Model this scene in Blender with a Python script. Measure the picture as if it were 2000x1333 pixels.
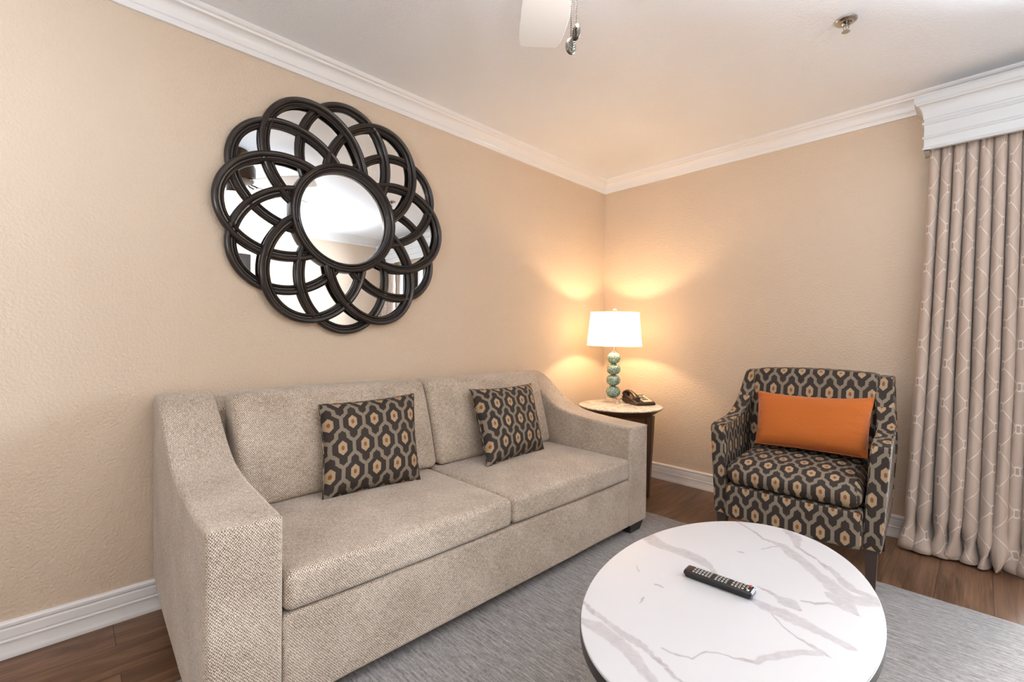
import bpy, bmesh, math, random
import numpy as np
from mathutils import Vector, Matrix
random.seed(7)
PI = math.pi
for o in list(bpy.data.objects): bpy.data.objects.remove(o, do_unlink=True)
S = bpy.context.scene
COL = S.collection
R = math.radians

# ------------------------------------------------------------------ camera
cam_d = bpy.data.cameras.new('camera'); cam = bpy.data.objects.new('camera', cam_d); COL.objects.link(cam)
YAW, PITCH, ROLL = 0.797665, -0.009809, 0.010571
F_ = Vector((-math.sin(YAW)*math.cos(PITCH), math.cos(YAW)*math.cos(PITCH), math.sin(PITCH)))
R0_ = Vector((math.cos(YAW), math.sin(YAW), 0)); U0_ = R0_.cross(F_)
R_ = R0_*math.cos(ROLL) + U0_*math.sin(ROLL); U_ = R_.cross(F_)
m = Matrix((R_, U_, -F_)).transposed().to_4x4(); m.translation = Vector((2.28608, -3.33624, 1.10293))
cam.matrix_world = m
cam_d.sensor_width = 36; cam_d.lens = 893.437/2000*36; cam_d.clip_start = 0.02
S.camera = cam

# ------------------------------------------------------------------ light and exposure
S.view_settings.view_transform = 'Standard'; S.view_settings.look = 'None'
S.view_settings.gamma = 1.0; S.view_settings.use_curve_mapping = False
S.view_settings.exposure = 0.04
W = bpy.data.worlds.new('sky'); S.world = W; W.use_nodes = True
bg = W.node_tree.nodes['Background']; bg.inputs[0].default_value = (0.75, 0.875, 1.0, 1); _n = W.node_tree.nodes; _l = W.node_tree.links      # overcast sky above the horizon, ground glow below it raised to light the ceiling
_tc = _n.new('ShaderNodeTexCoord'); _sx = _n.new('ShaderNodeSeparateXYZ'); _mr = _n.new('ShaderNodeMapRange')
_l.new(_tc.outputs['Generated'], _sx.inputs[0]); _l.new(_sx.outputs[2], _mr.inputs[0])
_mr.inputs[1].default_value = -.06; _mr.inputs[2].default_value = .06; _mr.inputs[3].default_value = 104.0; _mr.inputs[4].default_value = 22.0
_l.new(_mr.outputs[0], bg.inputs[1])
SUN_POWER = 3.2
sd = bpy.data.lights.new('sun', 'SUN'); sd.energy = SUN_POWER; sd.angle = R(8); sd.color = (1.0, 0.97, 0.92)
sun = bpy.data.objects.new('sun', sd); COL.objects.link(sun)
_d = Vector((-0.235*math.cos(R(31)), -0.972*math.cos(R(31)), -math.sin(R(31))))
sun.rotation_euler = _d.to_track_quat('-Z', 'Y').to_euler(); sun.location = (3, 3, 4)
pd = bpy.data.lights.new('window_portal', 'AREA'); pd.shape = 'RECTANGLE'; pd.size = 1.2; pd.size_y = 2.1
pd.cycles.is_portal = True
po = bpy.data.objects.new('window_portal', pd); COL.objects.link(po); po.location = (2.98, 0.16, 1.05)
po.rotation_euler = Vector((0, -1, 0)).to_track_quat('-Z', 'Z').to_euler()
# portal for an added, unseen fill window in the wall behind the camera
pd2 = pd.copy(); pd2.size = .75; pd2.size_y = .56
po2 = bpy.data.objects.new('window_portal', pd2); COL.objects.link(po2); po2.location = (2.025, -6.36, 1.52)
po2.rotation_euler = Vector((0, 1, 0)).to_track_quat('-Z', 'Z').to_euler()
UPLIGHT_FILL_POWER = 22.0
LAMP_POWER = 19.0      # bulb of the table lamp
ROOM_FILL_POWER = 12.0      # added ceiling fixture, fill from the unseen end of the room
FAN_POWER = 7.0
LAMP_COL = (1.0, 0.66, 0.36)

# ------------------------------------------------------------------ node helpers
def mat(name):
    M = bpy.data.materials.new(name); M.use_nodes = True; nt = M.node_tree
    return M, nt, nt.nodes['Principled BSDF']
class NB:
    def __init__(s, nt): s.nt = nt
    def n(s, t, **kw):
        x = s.nt.nodes.new(t)
        for k, v in kw.items(): setattr(x, k, v)
        return x
    def l(s, a, b): s.nt.links.new(a, b)
    def put(s, inp, v):
        if hasattr(v, 'links') or hasattr(v, 'is_output'): s.l(v, inp)
        else: inp.default_value = v
    def math(s, op, a, b=None, c=None, clamp=False):
        x = s.n('ShaderNodeMath', operation=op, use_clamp=clamp); s.put(x.inputs[0], a)
        if b is not None: s.put(x.inputs[1], b)
        if c is not None: s.put(x.inputs[2], c)
        return x.outputs[0]
    def mix(s, f, a, b):
        x = s.n('ShaderNodeMix', data_type='RGBA'); s.put(x.inputs[0], f)
        for i, v in ((6, a), (7, b)):
            if isinstance(v, tuple): x.inputs[i].default_value = (*v[:3], 1)
            else: s.l(v, x.inputs[i])
        return x.outputs[2]
    def uv(s): return s.n('ShaderNodeTexCoord').outputs['UV']
    def objc(s): return s.n('ShaderNodeTexCoord').outputs['Object']
    def scale(s, v, sc, rot=(0,0,0)):
        x = s.n('ShaderNodeMapping'); s.l(v, x.inputs[0]); x.inputs['Scale'].default_value = sc; x.inputs['Rotation'].default_value = rot
        return x.outputs[0]
    def noise(s, v, scale=5, detail=4, rough=.5, dist=0):
        x = s.n('ShaderNodeTexNoise'); s.l(v, x.inputs['Vector']); x.inputs['Scale'].default_value = scale
        x.inputs['Detail'].default_value = detail; x.inputs['Roughness'].default_value = rough; x.inputs['Distortion'].default_value = dist
        return x.outputs[0]
    def ramp(s, f, stops, interp='LINEAR'):
        x = s.n('ShaderNodeValToRGB'); s.l(f, x.inputs[0]); cr = x.color_ramp; cr.interpolation = interp
        while len(cr.elements) < len(stops): cr.elements.new(.5)
        for e, (p, c) in zip(cr.elements, stops):
            e.position = p; e.color = (c, c, c, 1) if isinstance(c, (int, float)) else (*c, 1)
        return x.outputs[0]
    def bump(s, bsdf, h, strength=.3, dist=.002):
        x = s.n('ShaderNodeBump'); s.l(h, x.inputs['Height']); x.inputs['Strength'].default_value = strength; x.inputs['Distance'].default_value = dist
        s.l(x.outputs[0], bsdf.inputs['Normal'])
def simple(name, col, rough=.5, metal=0, spec=.5, noise=0, nscale=30, bumps=0):
    M, nt, b = mat(name); q = NB(nt)
    b.inputs['Roughness'].default_value = rough; b.inputs['Metallic'].default_value = metal; b.inputs['Specular IOR Level'].default_value = spec
    n = q.noise(q.objc(), nscale, 4)
    c2 = tuple(c*(1-noise) for c in col)
    q.l(q.mix(n, c2, col), b.inputs['Base Color'])
    if bumps: q.bump(b, n, bumps, .001)
    return M
# painted orange-peel plaster
def plaster(name, col, sc=95, st=.5, dist=.0035):
    M, nt, b = mat(name); q = NB(nt); v = q.objc()
    a = q.noise(v, sc, 3, .55); c = q.noise(v, 2.2, 2)
    h = q.ramp(a, [(.35, 0), (.68, 1)])
    q.l(q.mix(c, tuple(x*.96 for x in col), col), b.inputs['Base Color'])
    b.inputs['Roughness'].default_value = .6; b.inputs['Specular IOR Level'].default_value = .3
    q.bump(b, h, st, dist); return M
M_wall = plaster('wall_paint', (0.70, 0.56, 0.43))
M_ceil = plaster('ceiling_paint', (0.90, 0.915, 0.95), 80, .3)
M_trim = simple('white_trim', (0.85, 0.83, 0.82), .32)
M_val = simple('valance_paint', (0.68, 0.69, 0.70), .4)
# wood plank floor, boards running along y
def floor_mat():
    M, nt, b = mat('plank_floor'); q = NB(nt); v = q.objc()
    r = q.scale(v, (1, 1, 1), (0, 0, PI/2))
    br = q.n('ShaderNodeTexBrick'); q.l(r, br.inputs['Vector']); br.offset = .37; br.inputs['Scale'].default_value = 1
    br.inputs['Brick Width'].default_value = 1.22; br.inputs['Row Height'].default_value = .18; br.inputs['Mortar Size'].default_value = .0012
    br.inputs['Color1'].default_value = (0, 0, 0, 1); br.inputs['Color2'].default_value = (1, 1, 1, 1); br.inputs['Mortar'].default_value = (.5, .5, .5, 1)
    sep = q.n('ShaderNodeSeparateXYZ'); q.l(v, sep.inputs[0])
    sh = q.math('MULTIPLY', br.outputs['Color'], 7.0)
    cmb = q.n('ShaderNodeCombineXYZ'); q.l(q.math('MULTIPLY', q.math('ADD', sep.outputs[0], sh), 7.0), cmb.inputs[0])
    q.l(q.math('ADD', sep.outputs[1], sh), cmb.inputs[1]); q.l(sh, cmb.inputs[2])
    g = q.noise(cmb.outputs[0], 1.6, 5, .6, 1.2)
    fine = q.noise(q.scale(cmb.outputs[0], (6, .7, 1)), 4, 5, .7)
    t = q.math('ADD', q.math('MULTIPLY', g, .65), q.math('MULTIPLY', fine, .35))
    c = q.ramp(t, [(.30, (.055, .024, .011)), (.45, (.135, .066, .034)), (.56, (.225, .118, .066)), (.72, (.34, .20, .12))])
    c = q.mix(q.math('MULTIPLY', br.outputs['Color'], .35), c, (.11, .055, .03))
    c = q.mix(br.outputs['Fac'], c, (.04, .02, .012))
    q.l(c, b.inputs['Base Color']); b.inputs['Roughness'].default_value = .38; b.inputs['Specular IOR Level'].default_value = .4
    q.bump(b, q.math('SUBTRACT', fine, q.math('MULTIPLY', br.outputs['Fac'], 1.5)), .15, .0015); return M
M_floor = floor_mat()
# sofa tweed weave (UV in metres)
def tweed():
    M, nt, b = mat('beige_tweed'); q = NB(nt); uv = q.uv()
    sep = q.n('ShaderNodeSeparateXYZ'); q.l(uv, sep.inputs[0])
    w = q.noise(uv, 60, 2)
    k = 2*PI/.0070
    a = q.math('SINE', q.math('ADD', q.math('MULTIPLY', sep.outputs[0], k), q.math('MULTIPLY', w, 3)))
    c = q.math('SINE', q.math('ADD', q.math('MULTIPLY', sep.outputs[1], k*.8), q.math('MULTIPLY', w, 4)))
    wv = q.math('MULTIPLY', a, c)
    n = q.math('ADD', q.math('MULTIPLY', q.noise(uv, 300, 3, .7), .45), q.math('ADD', q.math('MULTIPLY', q.noise(q.scale(uv, (45, 330, 1)), 1, 3, .6), .30), q.math('MULTIPLY', q.noise(q.scale(uv, (330, 60, 1)), 1, 3, .6), .30))); big = q.noise(uv, 5, 4, .6)
    h = q.math('ADD', q.math('MULTIPLY', wv, .15), n)
    t = q.math('ADD', q.math('MULTIPLY', h, .85), q.math('MULTIPLY', big, .15))
    col = q.ramp(t, [(.40, (.13, .092, .064)), (.47, (.34, .262, .198)), (.55, (.50, .405, .322)), (.64, (.82, .72, .62))])
    q.l(col, b.inputs['Base Color']); b.inputs['Roughness'].default_value = .9; b.inputs['Specular IOR Level'].default_value = .15
    b.inputs['Sheen Weight'].default_value = .25; b.inputs['Sheen Roughness'].default_value = .5
    q.bump(b, h, .45, .0022); return M
M_tweed = tweed()
# ikat medallion fabric
def ikat(name, w, H, ox=0, oy=0):
    M, nt, b = mat(name); q = NB(nt); uv = q.uv()
    wob = q.n('ShaderNodeTexNoise'); q.l(uv, wob.inputs['Vector']); wob.inputs['Scale'].default_value = 90
    add = q.n('ShaderNodeVectorMath', operation='MULTIPLY_ADD'); q.l(wob.outputs['Color'], add.inputs[0]); add.inputs[1].default_value = (.0022,)*3; q.l(uv, add.inputs[2])
    sep = q.n('ShaderNodeSeparateXYZ'); q.l(add.outputs[0], sep.inputs[0])
    def fold(x, per, off):
        f = q.math('FRACT', q.math('ADD', q.math('DIVIDE', x, per), 100.5+off))
        return q.math('ABSOLUTE', q.math('SUBTRACT', f, .5))
    ax = fold(sep.outputs[0], w, ox); t = fold(sep.outputs[1], H, oy)
    Wd = q.ramp(q.math('MULTIPLY', t, 2), [(0, .5), (.19, .5), (.35, .34), (.40, .265), (.60, .235), (.65, .16), (.81, 0), (1, 0)])
    d = q.math('SUBTRACT', Wd, ax); isA = q.math('GREATER_THAN', d, 0)
    inv = q.math('SUBTRACT', 1, isA)
    def sel(v): return q.math('ADD', q.math('MULTIPLY', isA, v), q.math('MULTIPLY', inv, q.math('SUBTRACT', .5, v)))
    lx = sel(ax); lt = sel(t)
    thr = q.ramp(q.math('MULTIPLY', t, 2), [(0, .078), (.2, .078), (.26, .115), (.39, .115), (.42, .08), (.58, .08), (.61, .115), (.74, .115), (.8, .078), (1, .078)])
    net = q.math('LESS_THAN', q.math('ABSOLUTE', d), thr)
    hexd = q.math('MAXIMUM', q.math('DIVIDE', lx, .185), q.math('ADD', q.math('DIVIDE', lx, .36), q.math('DIVIDE', lt, .145)))
    cream = q.math('LESS_THAN', hexd, 1); dot = q.math('LESS_THAN', hexd, .36)
    n = q.noise(q.scale(uv, (260, 900, 1)), 1, 2); pat = q.noise(uv, 9, 2)
    dark = q.mix(pat, (.028, .021, .018), (.046, .035, .030))
    c = q.mix(net, dark, (.245, .20, .152)); c = q.mix(cream, c, (.43, .305, .19)); c = q.mix(dot, c, (.25, .095, .03))
    c = q.mix(q.math('MULTIPLY', n, .22), c, (.09, .065, .05))
    q.l(c, b.inputs['Base Color']); b.inputs['Roughness'].default_value = .72; b.inputs['Specular IOR Level'].default_value = .2
    q.bump(b, q.math('ADD', n, q.math('MULTIPLY', net, .5)), .25, .0008); return M
M_ikat = ikat('ikat_chair_fabric', .088, .230, .5, -.087)
M_ikat_p = ikat('ikat_pillow_fabric', .096, .212, .3, .1)
def linen(name, c1, c2, sc=500):
    M, nt, b = mat(name); q = NB(nt); uv = q.uv()
    a = q.noise(q.scale(uv, (1, .12, 1)), sc, 2); c = q.noise(q.scale(uv, (.12, 1, 1)), sc, 2); h = q.math('ADD', a, c)
    q.l(q.mix(q.math('MULTIPLY', h, .5), c1, c2), b.inputs['Base Color']); b.inputs['Roughness'].default_value = .85
    b.inputs['Specular IOR Level'].default_value = .2; b.inputs['Sheen Weight'].default_value = .2
    q.bump(b, q.math('ADD', h, q.math('MULTIPLY', q.noise(uv, 7, 3, .5, .8), 22)), .2, .0010); return M
M_orange = linen('orange_linen', (.40, .095, .015), (.58, .160, .028))
# curtain cloth with woven trellis
def curtain_mat():
    M, nt, b = mat('curtain_cloth'); q = NB(nt); uv = q.uv(); sep = q.n('ShaderNodeSeparateXYZ'); q.l(uv, sep.inputs[0])
    w, H = .140, .198
    def fold(x, per):
        return q.math('ABSOLUTE', q.math('SUBTRACT', q.math('FRACT', q.math('ADD', q.math('DIVIDE', x, per), 50.5)), .5))
    ax = fold(sep.outputs[0], w); t = fold(sep.outputs[1], H)
    line = q.math('LESS_THAN', q.math('ABSOLUTE', q.math('SUBTRACT', ax, t)), .018)
    isA = q.math('LESS_THAN', q.math('ADD', ax, t), .5); inv = q.math('SUBTRACT', 1, isA)
    def sel(v): return q.math('ADD', q.math('MULTIPLY', isA, v), q.math('MULTIPLY', inv, q.math('SUBTRACT', .5, v)))
    lx = q.math('DIVIDE', sel(ax), .060); lt = q.math('DIVIDE', sel(t), .118); r = q.math('MAXIMUM', lx, lt)
    box = q.math('MULTIPLY', q.math('LESS_THAN', r, 1), q.math('GREATER_THAN', r, .64))
    inside = q.math('LESS_THAN', r, .64)
    lines = q.math('MAXIMUM', q.math('MULTIPLY', line, q.math('GREATER_THAN', r, 1)), box)
    n = q.noise(q.scale(uv, (700, 60, 1)), 1, 2)
    c = q.mix(n, (.57, .46, .385), (.66, .535, .45)); c = q.mix(lines, c, (.86, .76, .67)); c = q.mix(q.math('MULTIPLY', inside, .35), c, (.22, .16, .13))
    q.l(c, b.inputs['Base Color']); b.inputs['Roughness'].default_value = .55; b.inputs['Specular IOR Level'].default_value = .35; b.inputs['Sheen Weight'].default_value = .3
    tr = q.n('ShaderNodeBsdfTranslucent'); q.l(c, tr.inputs[0]); mx = q.n('ShaderNodeMixShader'); mx.inputs[0].default_value = .20
    out = nt.nodes['Material Output']; q.l(b.outputs[0], mx.inputs[1]); q.l(tr.outputs[0], mx.inputs[2]); q.l(mx.outputs[0], out.inputs[0])
    q.bump(b, q.math('ADD', n, lines), .15, .0006); return M
M_curtain = curtain_mat()
def rug_mat():
    M, nt, b = mat('rug_wool'); q = NB(nt); v = q.objc()
    s1 = q.noise(q.scale(v, (9, 75, 1)), 1.6, 4, .7); s2 = q.noise(q.scale(v, (60, 260, 1)), 1.2, 3, .7); big = q.noise(v, 1.1, 2)
    t = q.math('ADD', q.math('ADD', q.math('MULTIPLY', s1, .55), q.math('MULTIPLY', s2, .40)), q.math('MULTIPLY', big, .10))
    c = q.ramp(t, [(.36, (.10, .087, .080)), (.46, (.22, .198, .188)), (.55, (.34, .315, .305)), (.68, (.50, .48, .47))])
    q.l(c, b.inputs['Base Color']); b.inputs['Roughness'].default_value = .95; b.inputs['Specular IOR Level'].default_value = .1
    b.inputs['Sheen Weight'].default_value = .2; q.bump(b, q.math('ADD', s2, s1), .5, .004); return M
M_rug = rug_mat()
def wood(name, dark, light, rough=.35, axis=(1, 1, 12)):
    M, nt, b = mat(name); q = NB(nt); v = q.scale(q.objc(), axis)
    n = q.noise(v, 7, 5, .6, .6); q.l(q.mix(n, dark, light), b.inputs['Base Color']); b.inputs['Roughness'].default_value = rough
    q.bump(b, n, .08, .001); return M
M_frame = wood('mirror_frame_bronze', (.014, .010, .008), (.032, .022, .018), .27, (1, 1, 1))
M_foot = wood('black_wood', (.012, .009, .008), (.024, .018, .015), .4)
M_leg = wood('espresso_wood', (.035, .021, .018), (.066, .042, .035), .35, (12, 12, 1))
M_side = wood('dark_walnut', (.055, .028, .014), (.115, .062, .032), .35, (14, 14, 1))
M_edge = simple('dark_edge_band', (.030, .022, .018), .35, noise=.3)
M_metal = simple('brushed_metal', (.62, .60, .56), .3, 1.0)
M_chrome = simple('chrome', (.50, .48, .46), .14, 1.0)
M_nickel = simple('antique_nickel', (.20, .175, .145), .36, 1.0, noise=.5, nscale=160)
M_bronze = simple('fan_bronze', (.06, .042, .033), .35, .7)
M_blade = simple('fan_blade_white', (.93, .91, .89), .45)
M_plastic = simple('phone_plastic', (.045, .024, .017), .28)
M_keypad = simple('phone_keypad', (.70, .62, .50), .4)
M_key = simple('phone_key', (.08, .06, .05), .4)
M_remote = simple('remote_black', (.009, .008, .009), .3)
M_rkey = simple('remote_key', (.36, .35, .34), .45)
M_red = simple('red_key', (.55, .03, .025), .4)
M_greykey = simple('pale_key', (.55, .55, .52), .4)
M_silver = simple('remote_silver', (.16, .17, .20), .25, .6)
M_piping = simple('ikat_cord', (.22, .19, .16), .8)
M_dark = simple('dark_picture', (.03, .02, .016), .4)
M_alu = simple('white_vinyl', (.82, .82, .82), .4)
def marble():
    M, nt, b = mat('white_marble'); q = NB(nt)
    at = q.n('ShaderNodeAttribute', attribute_name='vein'); v = q.objc()
    n = q.noise(v, 38, 6, .7, 1.0); soft = q.noise(v, 4, 3)
    f = q.math('MULTIPLY', at.outputs['Fac'], q.ramp(n, [(.25, .45), (.6, 1.0)]), clamp=True)
    veinc = q.mix(q.noise(v, 16, 3), (.30, .265, .275), (.44, .385, .38))
    basec = q.mix(soft, (.57, .552, .552), (.61, .595, .60))
    q.l(q.mix(f, basec, veinc), b.inputs['Base Color']); b.inputs['Roughness'].default_value = .25; b.inputs['Specular IOR Level'].default_value = .35
    return M
M_marble = marble()
def marble2():
    M, nt, b = mat('side_marble'); q = NB(nt); v = q.objc()
    n = q.noise(v, 5, 6, .65, 1.6); f = q.ramp(n, [(.44, 0), (.50, .8), (.54, 0)])
    q.l(q.mix(f, (.78, .73, .69), (.40, .34, .32)), b.inputs['Base Color']); b.inputs['Roughness'].default_value = .25; return M
M_marble2 = marble2()
def mirror_m():
    M, nt, b = mat('mirror_silver'); b.inputs['Metallic'].default_value = 1; b.inputs['Roughness'].default_value = 0.0
    b.inputs['Base Color'].default_value = (.90, .91, .91, 1); return M
M_mirror = mirror_m()
def teal():
    M, nt, b = mat('teal_crackle_glass'); q = NB(nt); v = q.objc()
    vo = q.n('ShaderNodeTexVoronoi', feature='DISTANCE_TO_EDGE'); q.l(v, vo.inputs['Vector']); vo.inputs['Scale'].default_value = 80
    f = q.ramp(vo.outputs['Distance'], [(.0, 1), (.16, 0)])
    n = q.noise(v, 25, 3)
    c = q.mix(n, (.022, .10, .09), (.075, .21, .18)); c = q.mix(q.math('MULTIPLY', f, .85), c, (.48, .58, .48))
    q.l(c, b.inputs['Base Color']); b.inputs['Roughness'].default_value = .12; b.inputs['Coat Weight'].default_value = .6; b.inputs['Coat Roughness'].default_value = .05
    q.bump(b, f, .25, .001); return M
M_teal = teal()
def glass(name, rough=0.0, ior=1.5):
    M, nt, b = mat(name); b.inputs['Transmission Weight'].default_value = 1; b.inputs['Roughness'].default_value = rough; b.inputs['IOR'].default_value = ior; return M
M_crystal = glass('crystal')
def pane_m():
    M = bpy.data.materials.new('window_glass'); M.use_nodes = True; nt = M.node_tree; q = NB(nt); nt.nodes.remove(nt.nodes['Principled BSDF'])
    t = q.n('ShaderNodeBsdfTransparent'); g = q.n('ShaderNodeBsdfGlossy'); g.inputs['Roughness'].default_value = .01
    f = q.n('ShaderNodeFresnel'); f.inputs[0].default_value = 1.45; mx = q.n('ShaderNodeMixShader')
    q.l(f.outputs[0], mx.inputs[0]); q.l(t.outputs[0], mx.inputs[1]); q.l(g.outputs[0], mx.inputs[2]); q.l(mx.outputs[0], nt.nodes['Material Output'].inputs[0]); return M
M_pane = pane_m()
def shade_m():
    M = bpy.data.materials.new('lamp_shade_linen'); M.use_nodes = True; nt = M.node_tree; q = NB(nt); nt.nodes.remove(nt.nodes['Principled BSDF'])
    d = q.n('ShaderNodeBsdfDiffuse'); d.inputs[0].default_value = (.82, .80, .76, 1)
    t = q.n('ShaderNodeBsdfTranslucent'); t.inputs[0].default_value = (.80, .76, .68, 1)
    mx = q.n('ShaderNodeMixShader'); mx.inputs[0].default_value = .36
    e = q.n('ShaderNodeEmission'); e.inputs[0].default_value = (1, .72, .42, 1); e.inputs[1].default_value = 1.3
    ad = q.n('ShaderNodeAddShader')
    q.l(d.outputs[0], mx.inputs[1]); q.l(t.outputs[0], mx.inputs[2]); q.l(mx.outputs[0], ad.inputs[0]); q.l(e.outputs[0], ad.inputs[1]); q.l(ad.outputs[0], nt.nodes['Material Output'].inputs[0]); return M
M_shade = shade_m()
def emis(name, col, s):
    M, nt, b = mat(name); b.inputs['Base Color'].default_value = (*col, 1); b.inputs['Emission Color'].default_value = (*col, 1); b.inputs['Emission Strength'].default_value = s; return M
M_bowl = emis('frosted_bowl', (1, .86, .66), 1.2)
M_diff = emis('added_light_diffuser', (1, .93, .84), 2.0)
M_bulb = emis('bulb', (1, .8, .55), 8)

# ------------------------------------------------------------------ mesh helpers
def boxuv(bm, sc=1.0, off=(0, 0), wrap=False):
    uvl = bm.loops.layers.uv.verify(); bm.normal_update()
    for f in bm.faces:
        n = f.normal; a = max(range(3), key=lambda i: abs(n[i]))
        for l in f.loops:
            c = l.vert.co
            if wrap and a != 0: l[uvl].uv = (c.x+off[0], c.y+c.z+off[1]); continue
            l[uvl].uv = ((c.y+off[0], c.z+off[1]) if a == 0 else (c.x+off[0], c.z+off[1]) if a == 1 else (c.x+off[0], c.y+off[1]))
            continue
            l[uvl].uv = ((c.y, c.z) if a == 0 else (c.x, c.z) if a == 1 else (c.x, c.y))
def obj(name, bm, m, parent=None, world=False, smooth=40, uv=True, kind=None, bevel=0, bseg=3, off=(0, 0), wrap=False):
    if world and parent is not None:
        bmesh.ops.translate(bm, vec=-Vector(parent.location), verts=bm.verts)
    if uv: boxuv(bm, 1, off, wrap)
    bm.normal_update()
    if smooth:
        for f in bm.faces: f.smooth = True
        for e in bm.edges:
            if len(e.link_faces) == 2 and e.calc_face_angle(0) > R(smooth): e.smooth = False
    me = bpy.data.meshes.new(name); bm.to_mesh(me); bm.free()
    o = bpy.data.objects.new(name, me); COL.objects.link(o)
    if isinstance(m, (list, tuple)):
        for x in m: me.materials.append(x)
    elif m: me.materials.append(m)
    if parent is not None: o.parent = parent
    if kind: o['kind'] = kind
    if bevel:
        b = o.modifiers.new('bevel', 'BEVEL'); b.width = bevel; b.segments = bseg; b.limit_method = 'ANGLE'; b.angle_limit = R(35)
        b.harden_normals = False
    return o
def struct(name, bm, m, parent=None, **k): return obj(name, bm, m, parent, kind='structure' if parent is None else None, **k)
def thing(name, label, cat, loc=(0, 0, 0), rz=0, group=None):
    o = bpy.data.objects.new(name, None); COL.objects.link(o); o.location = loc; o.rotation_euler = (0, 0, rz); o.empty_display_size = .1
    o['label'] = label; o['category'] = cat
    if group: o['group'] = group
    return o
def tag(o, label, cat, group=None):
    o['label'] = label; o['category'] = cat
    if group: o['group'] = group
    return o
def box(x0, x1, y0, y1, z0, z1, bm=None):
    bm = bm or bmesh.new()
    v = [bm.verts.new((x, y, z)) for x in (x0, x1) for y in (y0, y1) for z in (z0, z1)]
    for f in ((0, 1, 3, 2), (4, 6, 7, 5), (0, 4, 5, 1), (2, 3, 7, 6), (0, 2, 6, 4), (1, 5, 7, 3)): bm.faces.new([v[i] for i in f])
    return bm
def taper(x, y, z0, z1, a0, b0, a1, b1, dx=0, dy=0, bm=None):
    """four-sided leg; half sizes a0,b0 at z0 (shifted by dx,dy) and a1,b1 at z1"""
    bm = bm or bmesh.new()
    lo = [bm.verts.new((x+dx+sx*a0, y+dy+sy*b0, z0)) for sx, sy in ((-1, -1), (1, -1), (1, 1), (-1, 1))]
    hi = [bm.verts.new((x+sx*a1, y+sy*b1, z1)) for sx, sy in ((-1, -1), (1, -1), (1, 1), (-1, 1))]
    bm.faces.new(lo[::-1]); bm.faces.new(hi)
    for i in range(4): j = (i+1) % 4; bm.faces.new((lo[i], lo[j], hi[j], hi[i]))
    return bm
def lathe(prof, n=40, c=(0, 0, 0), bm=None, close=False, sx=1, sy=1):
    bm = bm or bmesh.new(); rings = []
    for r, z in prof:
        if r < 1e-6: rings.append([bm.verts.new((c[0], c[1], c[2]+z))])
        else: rings.append([bm.verts.new((c[0]+sx*r*math.cos(2*PI*i/n), c[1]+sy*r*math.sin(2*PI*i/n), c[2]+z)) for i in range(n)])
    seq = list(zip(rings, rings[1:])) + ([(rings[-1], rings[0])] if close else [])
    for a, b in seq:
        for i in range(n):
            j = (i+1) % n
            if len(a) == 1 and len(b) > 1: bm.faces.new((a[0], b[i], b[j]))
            elif len(b) == 1 and len(a) > 1: bm.faces.new((a[i], a[j], b[0]))
            elif len(a) > 1: bm.faces.new((a[i], a[j], b[j], b[i]))
    bmesh.ops.recalc_face_normals(bm, faces=bm.faces); return bm
def tube(pts, r, n=8, bm=None, cap=True):
    bm = bm or bmesh.new(); pts = [Vector(p) for p in pts]; rings = []
    rr = r if isinstance(r, (list, tuple)) else [r]*len(pts)
    up = Vector((0, 0, 1))
    for i, p in enumerate(pts):
        d = (pts[min(i+1, len(pts)-1)]-pts[max(i-1, 0)]).normalized()
        a = d.cross(up if abs(d.dot(up)) < .95 else Vector((1, 0, 0))).normalized(); b = d.cross(a)
        rings.append([bm.verts.new(p+rr[i]*(a*math.cos(2*PI*k/n)+b*math.sin(2*PI*k/n))) for k in range(n)])
    for a, b in zip(rings, rings[1:]):
        for k in range(n): bm.faces.new((a[k], a[(k+1) % n], b[(k+1) % n], b[k]))
    if cap: bm.faces.new(rings[0][::-1]); bm.faces.new(rings[-1])
    bmesh.ops.recalc_face_normals(bm, faces=bm.faces); return bm
def prism(poly, axis, a, b, bm=None):
    """extrude a 2D polygon along axis ('x': poly is (y,z); 'y': poly is (x,z); 'z': poly is (x,y))"""
    bm = bm or bmesh.new()
    f = {'x': lambda p, t: (t, p[0], p[1]), 'y': lambda p, t: (p[0], t, p[1]), 'z': lambda p, t: (p[0], p[1], t)}[axis]
    A = [bm.verts.new(f(p, a)) for p in poly]; B = [bm.verts.new(f(p, b)) for p in poly]
    bm.faces.new(A); bm.faces.new(B[::-1])
    for i in range(len(poly)): j = (i+1) % len(poly); bm.faces.new((A[i], B[i], B[j], A[j]))
    bmesh.ops.recalc_face_normals(bm, faces=bm.faces); return bm
def sweep(prof, path, bm=None):
    """prof: (out, z) pairs; path: list of (point_xy, outward_xy scaled for mitre)"""
    bm = bm or bmesh.new(); rings = []
    for (px, py), (ox, oy) in path: rings.append([bm.verts.new((px+ox*o, py+oy*o, z)) for o, z in prof])
    for a, b in zip(rings, rings[1:]):
        for k in range(len(prof)-1): bm.faces.new((a[k], b[k], b[k+1], a[k+1]))
    bmesh.ops.recalc_face_normals(bm, faces=bm.faces); return bm
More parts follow.
